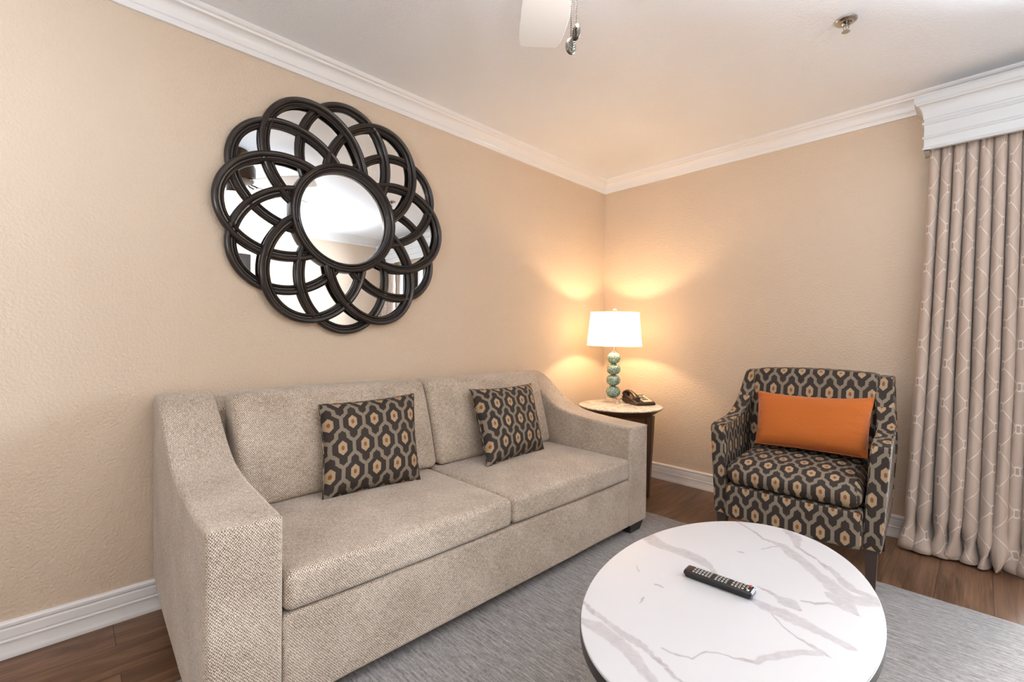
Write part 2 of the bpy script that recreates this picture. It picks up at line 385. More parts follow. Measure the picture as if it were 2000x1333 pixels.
def cushion(x0, x1, y0, y1, z0, z1, r=.03, n=14, fn=None, bm=None):
    """rounded box with dense grid, optional deformation fn(u,v,w,co)->co with u,v,w in -1..1"""
    bm = bm or bmesh.new()
    h = Vector(((x1-x0)/2, (y1-y0)/2, (z1-z0)/2)); c = Vector(((x0+x1)/2, (y0+y1)/2, (z0+z1)/2))
    rr = min(r, min(h)*.999)
    def samp(H):
        e = [(1-math.cos(PI/2*i/4))*rr for i in range(5)]
        k = max(2, n); s = [-H+t for t in e] + [(-H+rr)+(2*H-2*rr)*i/k for i in range(1, k)] + [H-t for t in e[::-1]]
        return s
    gs = [samp(h[i]) for i in range(3)]; vd = {}
    def V(p):
        key = tuple(round(t, 6) for t in p)
        if key not in vd:
            q = Vector(p); inner = Vector([max(-h[i]+rr, min(h[i]-rr, q[i])) for i in range(3)]); d = q-inner
            if d.length > 1e-9:
                # map cube corner to sphere
                d = d/rr; x, y, z = d
                s = Vector((x*math.sqrt(max(0, 1-y*y/2-z*z/2+y*y*z*z/3)), y*math.sqrt(max(0, 1-z*z/2-x*x/2+z*z*x*x/3)), z*math.sqrt(max(0, 1-x*x/2-y*y/2+x*x*y*y/3))))
                q = inner+s*rr
            if fn: q = fn(q.x/h.x, q.y/h.y, q.z/h.z, q)
            vd[key] = bm.verts.new(c+q)
        return vd[key]
    for ax in range(3):
        a, b = [(1, 2), (2, 0), (0, 1)][ax]
        for sgn in (-1, 1):
            for i in range(len(gs[a])-1):
                for j in range(len(gs[b])-1):
                    quad = []
                    for (p, q_) in ((i, j), (i+1, j), (i+1, j+1), (i, j+1)):
                        co = [0, 0, 0]; co[ax] = sgn*h[ax]; co[a] = gs[a][p]; co[b] = gs[b][q_]; quad.append(V(co))
                    if len(set(quad)) < 4: continue
                    try: bm.faces.new(quad if sgn > 0 else quad[::-1])
                    except ValueError: pass
    return bm

# ------------------------------------------------------------------ the room
XR, YF, H = 3.75, -6.2, 2.44
WX0, WX1, WZ = 2.46, 3.50, 2.05         # glass door opening in the far wall
struct('floor', box(-.12, XR+.12, YF-.12, .12, -.1, 0), M_floor)
struct('ceiling', box(-.12, XR+.12, YF-.12, .12, H, H+.1), M_ceil)
struct('wall_left', box(-.12, 0, YF-.12, .12, 0, H), M_wall)
struct('wall_right', box(XR, XR+.12, YF-.12, .12, 0, H), M_wall)
FX0, FX1, FZ0, FZ1 = 1.70, 2.35, 1.28, 1.76
bm = box(0, FX0, YF-.12, YF, 0, H); box(FX1, XR, YF-.12, YF, 0, H, bm); box(FX0, FX1, YF-.12, YF, 0, FZ0, bm); box(FX0, FX1, YF-.12, YF, FZ1, H, bm)
struct('wall_front', bm, M_wall)
bm = box(0, WX0, 0, .12, 0, H); box(WX1, XR, 0, .12, 0, H, bm); box(WX0, WX1, 0, .12, WZ, H, bm)
struct('wall_back', bm, M_wall)
crown = [(0, 2.338), (.012, 2.338), (.014, 2.345), (.014, 2.360), (.019, 2.364)] + \
        [(.019+.030*(1-math.cos(t*PI/2)), 2.364+.046*math.sin(t*PI/2)) for t in [i/8 for i in range(1, 9)]] + \
        [(.055, 2.412), (.058, 2.420), (.068, 2.424), (.074, 2.432), (.075, 2.44)]
struct('trim_crown', sweep(crown, [((0, 0), (1, -1)), ((XR, 0), (-1, -1)), ((XR, YF), (-1, 1)), ((0, YF), (1, 1)), ((0, 0), (1, -1))]), M_trim, smooth=25)
basep = [(.016, 0), (.017, .010), (.015, .018), (.0125, .024), (.012, .054), (.0155, .056), (.0155, .060), (.010, .063), (.010, .067), (.013, .069), (.012, .096), (.008, .101), (.0085, .104),
         (.014, .108), (.0145, .117), (.010, .123), (0, .124)]
struct('baseboard_left', sweep(basep, [((0, YF), (1, 1)), ((0, 0), (1, -1))]), M_trim, smooth=25)
struct('baseboard_back', sweep(basep, [((0, 0), (1, -1)), ((WX0, 0), (0, -1))]), M_trim, smooth=25)
struct('baseboard_right', sweep(basep, [((XR, 0), (-1, -1)), ((XR, YF), (-1, 1))]), M_trim, smooth=25)
struct('baseboard_front', sweep(basep, [((0, YF), (1, 1)), ((XR, YF), (-1, 1))]), M_trim, smooth=25)
# glazed door
wn = struct('window_1', box(WX0, WX0+.05, .03, .09, 0, WZ), M_alu)
bm = box(WX1-.05, WX1, .03, .09, 0, WZ); box(WX0+.05, WX1-.05, .03, .09, WZ-.05, WZ, bm); box(WX0+.05, WX1-.05, .03, .09, 0, .05, bm)
box((WX0+WX1)/2-.025, (WX0+WX1)/2+.025, .03, .09, .05, WZ-.05, bm)
obj('window_frame', bm, M_alu, wn)
obj('window_pane', box(WX0+.05, WX1-.05, .058, .062, .05, WZ-.05), M_pane, wn)

w2 = struct('added_window', box(FX0, FX0+.05, YF-.09, YF-.03, FZ0, FZ1), M_alu)  # added window, out of view, lets in extra daylight from behind
bm = box(FX1-.05, FX1, YF-.09, YF-.03, FZ0, FZ1); box(FX0+.05, FX1-.05, YF-.09, YF-.03, FZ0, FZ0+.05, bm); box(FX0+.05, FX1-.05, YF-.09, YF-.03, FZ1-.05, FZ1, bm)
box((FX0+FX1)/2-.02, (FX0+FX1)/2+.02, YF-.09, YF-.03, FZ0+.05, FZ1-.05, bm)
obj('window_frame', bm, M_alu, w2)
obj('window_pane', box(FX0+.05, FX1-.05, YF-.062, YF-.058, FZ0+.05, FZ1-.05), M_pane, w2)

# ------------------------------------------------------------------ valance
VX0, VX1, VY = 2.066, XR, -.150
val = thing('window_valance', 'white moulded wooden window valance box above the taupe curtains', 'valance', (2.9, -.08, 2.09))
vp = [(0, 2.092), (.004, 2.092), (.007, 2.098), (.004, 2.104), (.001, 2.106), (.001, 2.145), (.006, 2.148), (.009, 2.155), (.005, 2.161), (.001, 2.163), (.001, 2.218), (.006, 2.221),
      (.010, 2.229), (.006, 2.236), (.001, 2.238), (.001, 2.247), (.005, 2.250)] + [(.005+.022*(1-math.cos(i/8*PI/2)), 2.25+.065*math.sin(i/8*PI/2)) for i in range(1, 9)] + \
     [(.031, 2.318), (.034, 2.325), (.040, 2.330), (.041, 2.352), (.038, 2.360), (0, 2.360)]
obj('valance_board', sweep(vp, [((VX0, -.002), (-1, 0)), ((VX0, VY), (-1, -1)), ((VX1, VY), (0, -1))]), M_val, val, world=True, smooth=25)
bm = box(VX0, VX0+.018, VY, -.002, 2.092, 2.36); box(VX0, VX1-.001, VY, VY+.018, 2.092, 2.36, bm)
obj('valance_core', bm, M_val, val, world=True)
obj('valance_top', box(VX0+.018, VX1-.001, VY+.018, -.002, 2.342, 2.36), M_val, val, world=True)

# ------------------------------------------------------------------ curtains
def smoothnoise(x, seed):
    i = math.floor(x); f = x-i; f = f*f*(3-2*f)
    def h(k): return math.modf(abs(math.sin((k+seed*17.3)*12.9898)*43758.5453))[0]*2-1
    return h(i)*(1-f)+h(i+1)*f
def curtain(name, xt0, xt1, xb0, xb1, folds, seed, label, yoff=-.085, amp_b=.045):
    nx, nz = folds*18, 90; zt, zb = 2.16, .012
    rows = []
    for j in range(nz+1):
        t = j/nz; z = zt+(zb-zt)*t; row = []
        for i in range(nx+1):
            s = i/nx; w = s+.052*smoothnoise(s*8+3, seed)*min(1, s*8, (1-s)*8); ph = w*folds*2*PI
            am = smoothnoise(w*folds*.8, seed+2)
            amp = (.030+amp_b*min(1, t*1.6)**.8)*(.95+.30*am)
            x0 = xt0+(xb0-xt0)*min(1, t*1.0)**1.3; x1 = xt1+(xb1-xt1)*t
            q_ = ph+.9*smoothnoise(s*folds*.6+t*1.2, seed+5)*(.5+t)
            sn = abs(math.sin(q_/2))**.62
            x = x0+(x1-x0)*w-.012*math.sin(q_)*(.4+t*.6)+.006*smoothnoise(t*4+s*12, seed+7)*t
            y = yoff-.02*t+amp*(1.05-2*sn)*.84+.012*smoothnoise(t*3+w*7, seed+9)
            if t < .09:   # gathered header
                k = 1-t/.09; y = y*(1-.55*k)+yoff*.55*k+.004*math.sin(w*folds*6*PI)*k
            if t > .90:   # cloth breaking on the floor
                k = (t-.90)/.10; y += -.035*k*k*(.6+.6*smoothnoise(w*folds*.7, seed+11)) + .014*math.sin(k*PI*1.6+w*40)*k
                x += .016*math.sin(k*5+w*55)*k
            row.append((x, y, z))
        rows.append(row)
    # arclength UV from the middle row
    mid = rows[nz//2]; L = [0]
    for i in range(nx): L.append(L[-1]+math.dist(mid[i][:2], mid[i+1][:2]))
    bm = bmesh.new(); uvl = bm.loops.layers.uv.verify(); G = [[bm.verts.new(p) for p in r] for r in rows]
    for j in range(nz):
        for i in range(nx):
            f = bm.faces.new((G[j][i], G[j+1][i], G[j+1][i+1], G[j][i+1])); f.smooth = True
            for l, (a, b) in zip(f.loops, ((i, j), (i, j+1), (i+1, j+1), (i+1, j))): l[uvl].uv = (L[a], rows[b][0][2])
    o = obj(name, bm, M_curtain, uv=False, smooth=None)
    sm = o.modifiers.new('thickness', 'SOLIDIFY'); sm.thickness = .0015
    return tag(o, label, 'curtain')
curtain('curtain', 2.085, 2.55, 2.012, 2.55, 10, 3, 'long taupe trellis-pattern curtain left of the glass door, hanging beside the patterned armchair')
curtain('curtain', 3.42, 3.70, 3.40, 3.70, 7, 8, 'long taupe trellis-pattern curtain at the right of the glass door, seen only in the mirror')

# ------------------------------------------------------------------ rug
bm = cushion(0, 2.9, -3.9, 0, 0, .010, r=.0045, n=6)
rug = obj('area_rug', bm, M_rug, smooth=60); rug.location = (.50, -.722, .0005); rug.rotation_euler = (0, 0, R(.9))
tag(rug, 'large heathered grey low-pile rug under the coffee table and sofa', 'rug')

# ------------------------------------------------------------------ sofa
sofa = thing('sofa', 'beige tweed two-seat sofa with sloping arms against the left wall', 'sofa', (.5, -2.01, 0))
Y0, Y1, AW, XF = -3.090, -.930, .185, .951
armtop = [(.022, .852), (.05, .866), (.10, .862), (.15, .845), (.20, .815), (.25, .777), (.30, .738), (.35, .703), (.40, .675), (.45, .654), (.52, .637), (.60, .626), (.70, .618), (.82, .611), (.93, .606), (XF, .604)]
armpoly = [(XF, .057), (XF, .604)] + armtop[::-1][1:] + [(.020, .50), (.020, .150), (.2, .105), (.6, .066)]
for nm, a, b in (('arm', Y0, Y0+AW), ('arm', Y1-AW, Y1)):
    bm = bmesh.new(); NS = 1
    prism(armpoly, 'y', a, b, bm)
    obj(nm, bm, M_tweed, sofa, world=True, smooth=50, bevel=.014, bseg=4)
    # stitched welt around the front panel and along the top edges
    bm = bmesh.new(); e = .007
    for yy in (a+e, b-e):
        tube([(x+(.0 if x < XF else -.001), yy, z-.0055) for x, z in armtop] , .0035, 6, bm)
    tube([(XF-.006, a+e, .605-.006), (XF-.006, b-e, .605-.006)], .0035, 6, bm)
    obj('seam_welt', bm, M_tweed, sofa, world=True)
yi0, yi1 = Y0+AW, Y1-AW; ym = (yi0+yi1)/2-.005
obj('front_rail', box(.80, XF-.003, yi0, yi1, .057, .318), M_tweed, sofa, world=True, bevel=.012, smooth=50)
obj('seat_deck', box(.10, .81, yi0, yi1, .10, .312), M_tweed, sofa, world=True, bevel=.01, smooth=50)
obj('back_frame', prism([(.022, .14), (.16, .14), (.16, .80), (.10, .848), (.035, .848), (.022, .83)], 'y', yi0-.004, yi1+.004), M_tweed, sofa, world=True, bevel=.012, smooth=50)
def seatfn(u, v, w, q):
    if w > 0: q.z += .016*(1-u*u)*(1-v*v)*w + .004*(1-v*v)
    q.x += .006*(1-v*v)*u
    return q
for a, b in ((yi0+.003, ym-.002), (ym+.002, yi1-.004)):
    obj('seat_cushion', cushion(.28, XF+.003, a, b, .322, .436, r=.026, n=16, fn=seatfn), M_tweed, sofa, world=True, smooth=60)
def backcush(a, b):
    # build flat then lean: local x thickness, z height
    def fn(u, v, w, q):
        if u > 0: q.x += .030*(1-v*v)*(1-w*w) + .004*(1-w*w)
        q.x += -q.z*.30 - .012*(1 if w > 0 else 0)*w*w
        q.z += .004*(1-v*v)*max(0, w)
        return q
    return cushion(.18, .325, a, b, .44, .868, r=.036, n=16, fn=fn)
obj('back_cushion', backcush(yi0+.030, ym-.003+.03), M_tweed, sofa, world=True, smooth=60)
obj('back_cushion', backcush(ym+.003+.03, yi1-.002), M_tweed, sofa, world=True, smooth=60)
for x, y, sx, sy in ((.905, Y1-.105, 1, 1), (.905, Y0+.105, 1, -1), (.12, Y1-.10, -1, 1), (.12, Y0+.10, -1, -1)):
    obj('foot', taper(x, y, .0115, .14 if sx < 0 else .062,   .034, .05, .044, .068), M_foot, sofa, world=True, bevel=.002)

# ------------------------------------------------------------------ throw pillows
def pillow(name, TL, TR, BL, BR, thick, m, label, group=None, n=30, seed=1, pinch=.05, sag=0.0, W=None, Ht=None, zmin=None):
    TL, TR, BL, BR = map(Vector, (TL, TR, BL, BR)); c = (TL+TR+BL+BR)/4
    nrm = (TR-TL).cross(TL-BL).normalized()
    Wd = W or ((TR-TL).length+(BR-BL).length)/2; Hd = Ht or ((TL-BL).length+(TR-BR).length)/2
    root = thing(name, label, 'pillow', (c.x, c.y, min(BL.z, BR.z)), 0, group)
    bm = bmesh.new(); uvl = bm.loops.layers.uv.verify(); G = {}
    for side in (1, -1):
        for i in range(n+1):
            for j in range(n+1):
                edge = i in (0, n) or j in (0, n)
                if side < 0 and edge: G[(side, i, j)] = G[(1, i, j)]; continue
                u = i/n; v = j/n; a = 2*u-1; b = 2*v-1
                # edges bow inwards slightly between the corners
                uu = .5+.5*a*(1-pinch*(1-b*b)*abs(a)); vv = .5+.5*b*(1-pinch*(1-a*a)*abs(b))
                P = (BL*(1-uu)+BR*uu)*(1-vv)+(TL*(1-uu)+TR*uu)*vv
                bulge = ((1-a**4)*(1-b**4))**.62
                wr = 1+.10*smoothnoise(a*2.2+b*1.3+seed, seed)*(1-bulge*.6)
                P += nrm*side*thick/2*bulge*wr
                P += nrm*.006*smoothnoise(a*3+seed*3, seed+b)*(1-bulge)
                P.z -= sag*(1-a*a)*max(0, b)
                if zmin is not None and P.z < zmin: P.z = zmin+.001*(zmin-P.z)
                G[(side, i, j)] = bm.verts.new(P-root.location)
    for side in (1, -1):
        for i in range(n):
            for j in range(n):
                ids = [(i, j), (i+1, j), (i+1, j+1), (i, j+1)]
                if side < 0: ids = ids[::-1]
                try: f = bm.faces.new([G[(side, *k)] for k in ids])
                except ValueError: continue
                for l, k in zip(f.loops, ids): l[uvl].uv = (k[0]/n*Wd, k[1]/n*Hd)
    cover = obj('cover', bm, m, root, uv=False, smooth=70)
    ed = [G[(1, i, 0)] for i in range(n)]
    return root, c, nrm
def edge_cord(root, TL, TR, BL, BR, m, pinch=.05, sag=0, n=30, r=.0032, zmin=None):
    pts = []
    for a, b in [(-1+2*i/n, -1) for i in range(n)]+[(1, -1+2*i/n) for i in range(n)]+[(1-2*i/n, 1) for i in range(n)]+[(-1, 1-2*i/n) for i in range(n+1)]:
        uu = .5+.5*a*(1-pinch*(1-b*b)*abs(a)); vv = .5+.5*b*(1-pinch*(1-a*a)*abs(b))
        P = (Vector(BL)*(1-uu)+Vector(BR)*uu)*(1-vv)+(Vector(TL)*(1-uu)+Vector(TR)*uu)*vv
        P.z -= sag*(1-a*a)*max(0, b)
        if zmin is not None: P.z = max(P.z, zmin+.002)
        pts.append(P-root.location)
    obj('seam_cord', tube(pts, r, 6), m, root)
c1 = ((.338, -2.572, .806), (.352, -2.118, .818), (.487, -2.612, .447), (.512, -2.180, .447))
rt, _, _ = pillow('throw_pillow', *c1, .13, M_ikat_p, 'square grey and tan ikat pillow on the left seat of the sofa', 'ikat pillows on the sofa', seed=2, zmin=.445)
edge_cord(rt, *c1, M_ikat_p, zmin=.445)
c2 = ((.345, -1.765, .812), (.385, -1.315, .818), (.575, -1.83, .449), (.525, -1.35, .447))
rt, _, _ = pillow('throw_pillow', *c2, .15, M_ikat_p, 'square grey and tan ikat pillow on the right seat of the sofa, nearer the lamp', 'ikat pillows on the sofa', seed=5, pinch=.06, zmin=.445)
edge_cord(rt, *c2, M_ikat_p, pinch=.06, zmin=.445)

# ------------------------------------------------------------------ armchair (local frame: x right, y back)
CA = R(3.0); CW = .34
cloc = Vector((2.008, -.885, 0))-Vector((math.cos(CA), math.sin(CA), 0))*CW
chair = thing('armchair', 'armchair in dark ikat medallion fabric with dark wooden legs by the curtain', 'chair', cloc, CA)
def armchair_arm(s):
    # side profile (y, z) with the slope rising into the back wing
    top = [(.0, .640), (.012, .655), (.05, .664), (.12, .668), (.20, .672), (.27, .684), (.33, .706), (.38, .738), (.42, .776), (.455, .822), (.49, .872), (.53, .912), (.60, .922), (.655, .916), (.675, .895)]
    poly = [(.0, .205), (.0, .640)] + top[1:] + [(.66, .55), (.625, .205)]
    bm = bmesh.new(); NL = 5
    rings = []
    for k in range(NL+1):
        w = k/NL; ring = []
        for y, z in poly:
            flare = .026*max(0, min(1, (z-.3)/.35))
            xo = CW+flare-.022*max(0, min(1, (z-.68)/.2)); xi = xo-.068-.012*max(0, (z-.6)/.3)
            ring.append(bm.verts.new((s*(xi+(xo-xi)*w), y, z)))
        rings.append(ring)
    n = len(poly)
    for a, b in zip(rings, rings[1:]):
        for i in range(n): bm.faces.new((a[i], a[(i+1) % n], b[(i+1) % n], b[i]))
    bm.faces.new(rings[0][::-1]); bm.faces.new(rings[-1]); bmesh.ops.recalc_face_normals(bm, faces=bm.faces)
    obj('arm', bm, M_ikat, chair, smooth=50, bevel=.022, bseg=4, off=(.002*s, .055))
    bm = bmesh.new()
    for wv in (0, 1):
        pts = []
        for y, z in [(.0+.001, .21)]+[(.0+.001, .40), (.001, .60)]+top:
            flare = .026*max(0, min(1, (z-.3)/.35)); xo = CW+flare-.022*max(0, min(1, (z-.68)/.2)); xi = xo-.068-.012*max(0, (z-.6)/.3)
            x = (xo-.005) if wv else (xi+.005)
            pts.append((s*x, y+.004, z-.004))
        tube(pts, .0036, 6, bm)
    obj('piping', bm, M_ikat, chair)
for s in (-1, 1): armchair_arm(s)
iw = CW-.068+.004
def railfn(u, v, w, q):
    q.y -= .010*(1-u*u)*(v < 0); return q
obj('front_rail', cushion(-iw+.0, iw-.0, -.040, .06, .205, .372, r=.018, n=10, fn=railfn), M_ikat, chair, smooth=60)
obj('seat_base', box(-iw, iw, .05, .60, .22, .36), M_ikat, chair)
def cseat(u, v, w, q):
    q.z += .026*(1-u*u*u*u)*(1-abs(v)**3)*max(0, w)+.012*max(0, w)*(v+1)/2
    if v < 0: q.y -= .030*(1-abs(w)**2)*(1-.35*u*u)
    q.x *= 1-.02*abs(w)
    return q
obj('seat_cushion', cushion(-iw+.001, iw-.001, -.035, .50, .368, .492, r=.05, n=18, fn=cseat), M_ikat, chair, smooth=60, wrap=True, off=(0, .115-.008))
def cback(u, v, w, q):
    if v < 0: q.y -= .028*(1-u*u)*(1-w*w)
    q.y += q.z*.20
    q.z += .012*(1-u**2)*max(0, w)
    return q
obj('backrest', cushion(-.292, .292, .43, .60, .40, .930, r=.03, n=16, fn=cback), M_ikat, chair, smooth=60)
bm = prism([(.56, .205), (.625, .205), (.675, .55), (.685, .90), (.60, .905)], 'x', -.315, .315)
obj('back_panel', bm, M_ikat, chair, smooth=50, bevel=.01)
for x, y, dx, dy, z0 in ((-CW+.034, .032, .0, -.004, .0095), (CW-.036, .032, .0, -.004, .0095), (-CW+.04, .585, .0, .03, .0), (CW-.04, .585, .0, .03, .0)):
    obj('leg', taper(x, y, z0+.002, .215, .015, .015, .0235, .0235, dx, dy), M_leg, chair, bevel=.002)
# bolster pillow
def CL(x, y, z): return Vector(cloc)+Vector((x*math.cos(CA)-y*math.sin(CA), x*math.sin(CA)+y*math.cos(CA), z))
o1 = (CL(-.235, .375, .812), CL(.280, .365, .823), CL(-.210, .235, .545), CL(.268, .235, .550))
rt, _, _ = pillow('lumbar_pillow', *o1, .135, M_orange, 'plain burnt-orange rectangular cushion on the patterned armchair', seed=9, pinch=.03, sag=.016, zmin=.532)
edge_cord(rt, *o1, M_orange, pinch=.03, sag=.016, r=.002, zmin=.532)

# ------------------------------------------------------------------ coffee table
TCX, TCY, TA, TB, TZ = 1.8378, -2.0844, .5189, .3129, .450
TROT = R(2.8)       # long axis close to the y direction
tab = thing('coffee_table', 'oval coffee table with white marble top, dark edge and metal legs', 'table', (TCX, TCY, 0))
VEINS = [[(1.527,-1.959,0.0387),(1.602,-1.992,0.0404),(1.659,-1.991,0.0433),(1.719,-2.001,0.0409),(1.767,-2.018,0.0155),(1.826,-2.097,0.0094),(1.883,-2.109,0.0086),(1.927,-2.117,0.0334),(1.964,-2.11,0.0382),(2.011,-2.12,0.0279),(2.055,-2.129,0.0235),(2.103,-2.146,0.0154)],[(1.879,-2.029,0.0043),(1.93,-2.042,0.0107),(1.96,-2.05,0.0413),(1.992,-2.07,0.0066)],[(1.936,-2.119,0.0041),(1.986,-2.165,0.0033),(2.035,-2.193,0.0057),(2.064,-2.211,0.0148),(2.081,-2.216,0.0049)],[(1.684,-1.622,0.0068),(1.802,-1.703,0.0068),(1.862,-1.713,0.0173),(1.906,-1.769,0.0312),(1.965,-1.829,0.0369),(2.018,-1.867,0.0424),(2.057,-1.912,0.0463),(2.095,-1.918,0.0379),(2.127,-1.872,0.0315)],[(1.834,-1.567,0.0198),(1.871,-1.609,0.0312),(1.897,-1.694,0.0089),(1.956,-1.748,0.0058),(2.026,-1.82,0.0179),(2.072,-1.861,0.025),(2.116,-1.867,0.0162)],[(2.065,-1.938,0.0446),(2.076,-1.981,0.0283),(2.092,-1.995,0.0072)],[(2.022,-1.926,0.0122),(2.05,-1.954,0.0228)],[(1.979,-2.018,0.0043),(2.016,-2.012,0.0074),(2.041,-1.986,0.0089),(2.067,-1.969,0.0218)],[(1.604,-2.428,0.0062),(1.691,-2.44,0.0133),(1.747,-2.454,0.0151),(1.799,-2.468,0.0129),(1.846,-2.48,0.0061),(1.881,-2.491,0.0047),(1.906,-2.491,0.0036),(1.941,-2.493,0.0029)],[(1.64,-2.474,0.0109),(1.688,-2.472,0.0304),(1.744,-2.484,0.0324),(1.792,-2.506,0.0255),(1.833,-2.528,0.0193),(1.864,-2.536,0.0183),(1.895,-2.547,0.0143)],[(1.827,-2.445,0.004),(1.886,-2.422,0.0036),(1.901,-2.379,0.0025),(1.937,-2.352,0.0025),(1.982,-2.332,0.0116),(1.996,-2.299,0.0165),(2.016,-2.254,0.0175),(2.044,-2.232,0.0155),(2.067,-2.223,0.0107)],[(1.692,-2.208,0.0064),(1.714,-2.205,0.0025)],[(1.784,-1.858,0.0051),(1.796,-1.85,0.0086)],[(1.827,-1.786,0.0043),(1.86,-1.706,0.0051)],[(1.602,-2.173,0.0018),(1.623,-2.194,0.0047)],[(1.715,-2.321,0.0018),(1.712,-2.29,0.0036)]]
def ell(a, b, k, n): 
    t = 2*PI*k/n; x = b*math.cos(t); y = a*math.sin(t)
    return (x*math.cos(TROT)-y*math.sin(TROT), x*math.sin(TROT)+y*math.cos(TROT))
def marble_top():
    NA, NR = 720, 230; th = np.arange(NA)*2*PI/NA; rs = (np.arange(1, NR+1)/NR)
    X = TB*np.cos(th)[None, :]*rs[:, None]; Y = TA*np.sin(th)[None, :]*rs[:, None]
    x = X*math.cos(TROT)-Y*math.sin(TROT); y = X*math.sin(TROT)+Y*math.cos(TROT)
    P = np.c_[x.ravel(), y.ravel()]; P = np.r_[[[0, 0]], P]; Wp = P+[TCX, TCY]
    # wander the coordinates so vein edges are irregular
    rng = np.random.RandomState(4); dx = np.zeros(len(Wp)); dy = np.zeros(len(Wp))
    for fr, am in ((25, .004), (60, .0025), (140, .0014), (300, .0007)):
        for _ in range(5):
            a = rng.rand()*2*PI; ph = rng.rand(2)*6.28; q = Wp[:, 0]*math.cos(a)*fr+Wp[:, 1]*math.sin(a)*fr
            dx += am*.6*np.sin(q+ph[0]); dy += am*.6*np.sin(q*1.1+ph[1])
    Q = Wp+np.c_[dx, dy]; val = np.zeros(len(Q))
    for vn in VEINS:
        for (x0, y0, w0), (x1, y1, w1) in zip(vn, vn[1:]):
            d = np.array([x1-x0, y1-y0]); L2 = d@d; t = np.clip(((Q-[x0, y0])@d)/L2, 0, 1)
            dist = np.hypot(*(Q-np.array([x0, y0])-t[:, None]*d).T); w = (w0+(w1-w0)*t)*.5+.0009
            core = np.clip((w-dist)/(.5*w+.0008)+.5, 0, 1)
            edge = np.exp(-((dist-w)/(.0022))**2)*.22          # darker rim of a vein
            v = core*np.where(w > .006, .62, .8)+edge*(w > .004)
            val = np.maximum(val, np.clip(v, 0, 1))
    Z = np.full(len(P), TZ); me = bpy.data.meshes.new('marble_top')
    co = np.c_[P, Z]; NV = len(co)
    # bevelled rim and side of the white slab
    rim = co[1+(NR-1)*NA:1+NR*NA].copy(); extra = []
    for sc, dz in ((1.0018, -.0008), (1.0025, -.002), (1.0025, -.005)):
        r2 = rim.copy(); r2[:, :2] *= sc; r2[:, 2] = TZ+dz; extra.append(r2)
    co = np.r_[co, *extra]; val = np.r_[val, *[val[1+(NR-1)*NA:1+NR*NA]]*3]
    faces = [(0, 1+k, 1+(k+1) % NA) for k in range(NA)]
    for r in range(NR-1+3):
        b0 = 1+r*NA
        for k in range(NA): k2 = (k+1) % NA; faces.append((b0+k, b0+NA+k, b0+NA+k2, b0+k2))
    me.from_pydata(co.tolist(), [], faces); at = me.attributes.new('vein', 'FLOAT', 'POINT'); at.data.foreach_set('value', val.astype(np.float32))
    for p in me.polygons: p.use_smooth = True
    me.materials.append(M_marble); o = bpy.data.objects.new('marble_top', me); COL.objects.link(o); o.parent = tab
marble_top()
def ellplate(rings, m, name, n=160):
    bm = bmesh.new(); rr = []
    for sa, sb, z in rings: rr.append([bm.verts.new((*ell(sa, sb, k, n), z)) for k in range(n)])
    for a, b in zip(rr, rr[1:]):
        for k in range(n): bm.faces.new((a[k], a[(k+1) % n], b[(k+1) % n], b[k]))
    bm.faces.new(rr[0]); bm.faces.new(rr[-1][::-1]); bmesh.ops.recalc_face_normals(bm, faces=bm.faces)
    return obj(name, bm, m, tab, smooth=40)
ellplate([(TA+.0006, TB+.0006, TZ-.005), (TA+.002, TB+.002, TZ-.0055), (TA+.002, TB+.002, TZ-.028), (TA-.004, TB-.004, TZ-.031)], M_edge, 'edge_band')
ellplate([(TA-.09, TB-.08, TZ-.031), (TA-.09, TB-.08, TZ-.048)], M_metal, 'apron')
for sx, sy in ((-1, -1), (-1, 1), (1, -1), (1, 1)):
    x, y = sx*.175, sy*.33
    xr = x*math.cos(TROT)-y*math.sin(TROT); yr = x*math.sin(TROT)+y*math.cos(TROT)
    obj('leg', taper(xr, yr, .012, TZ-.032, .010, .010, .019, .019, sx*.045, sy*.06), M_metal, tab, bevel=.002)

# ------------------------------------------------------------------ remote control
rem = thing('remote_control', 'slim black television remote with a red key lying on the marble coffee table', 'remote', (1.810, -2.1005, TZ+.0005), R(3.5))
def remfn(u, v, w, q):
    if w < 0: q.x *= .97; q.y *= .86
    q.z += .0015*(1-v*v)*(w > 0)
    return q
obj('body', cushion(-.0855, .0855, -.0215, .0215, 0, .019, r=.0055, n=10, fn=remfn), M_remote, rem, smooth=60)
obj('end_cap', cushion(.0815, .0872, -.0185, .0185, .0035, .0175, r=.0025, n=4), M_silver, rem)
k = 0
for i in range(17):
    if i in (6, 11): continue
    for j in range(4 if i % 3 else 3):
        yy = (-.0138+j*.0092) if i % 3 else (-.0125+j*.0125)
        xx = -.060+i*.0082
        if i == 16 and j == 3 or (i == 16 and j == 0): continue
        w = .0024 if i % 3 else .0034
        mt = M_rkey
        obj('button', cushion(xx-.0024, xx+.0024, yy-w, yy+w, .0182, .0216, r=.0009, n=2), mt, rem); k += 1
o = obj('power_button', cushion(.0725, .0785, .008, .017, .018, .0222, r=.0012, n=2), M_red, rem); o['label'] = 'red power key'
obj('source_button', cushion(.0725, .0785, -.016, -.010, .018, .0220, r=.0012, n=2), M_greykey, rem)

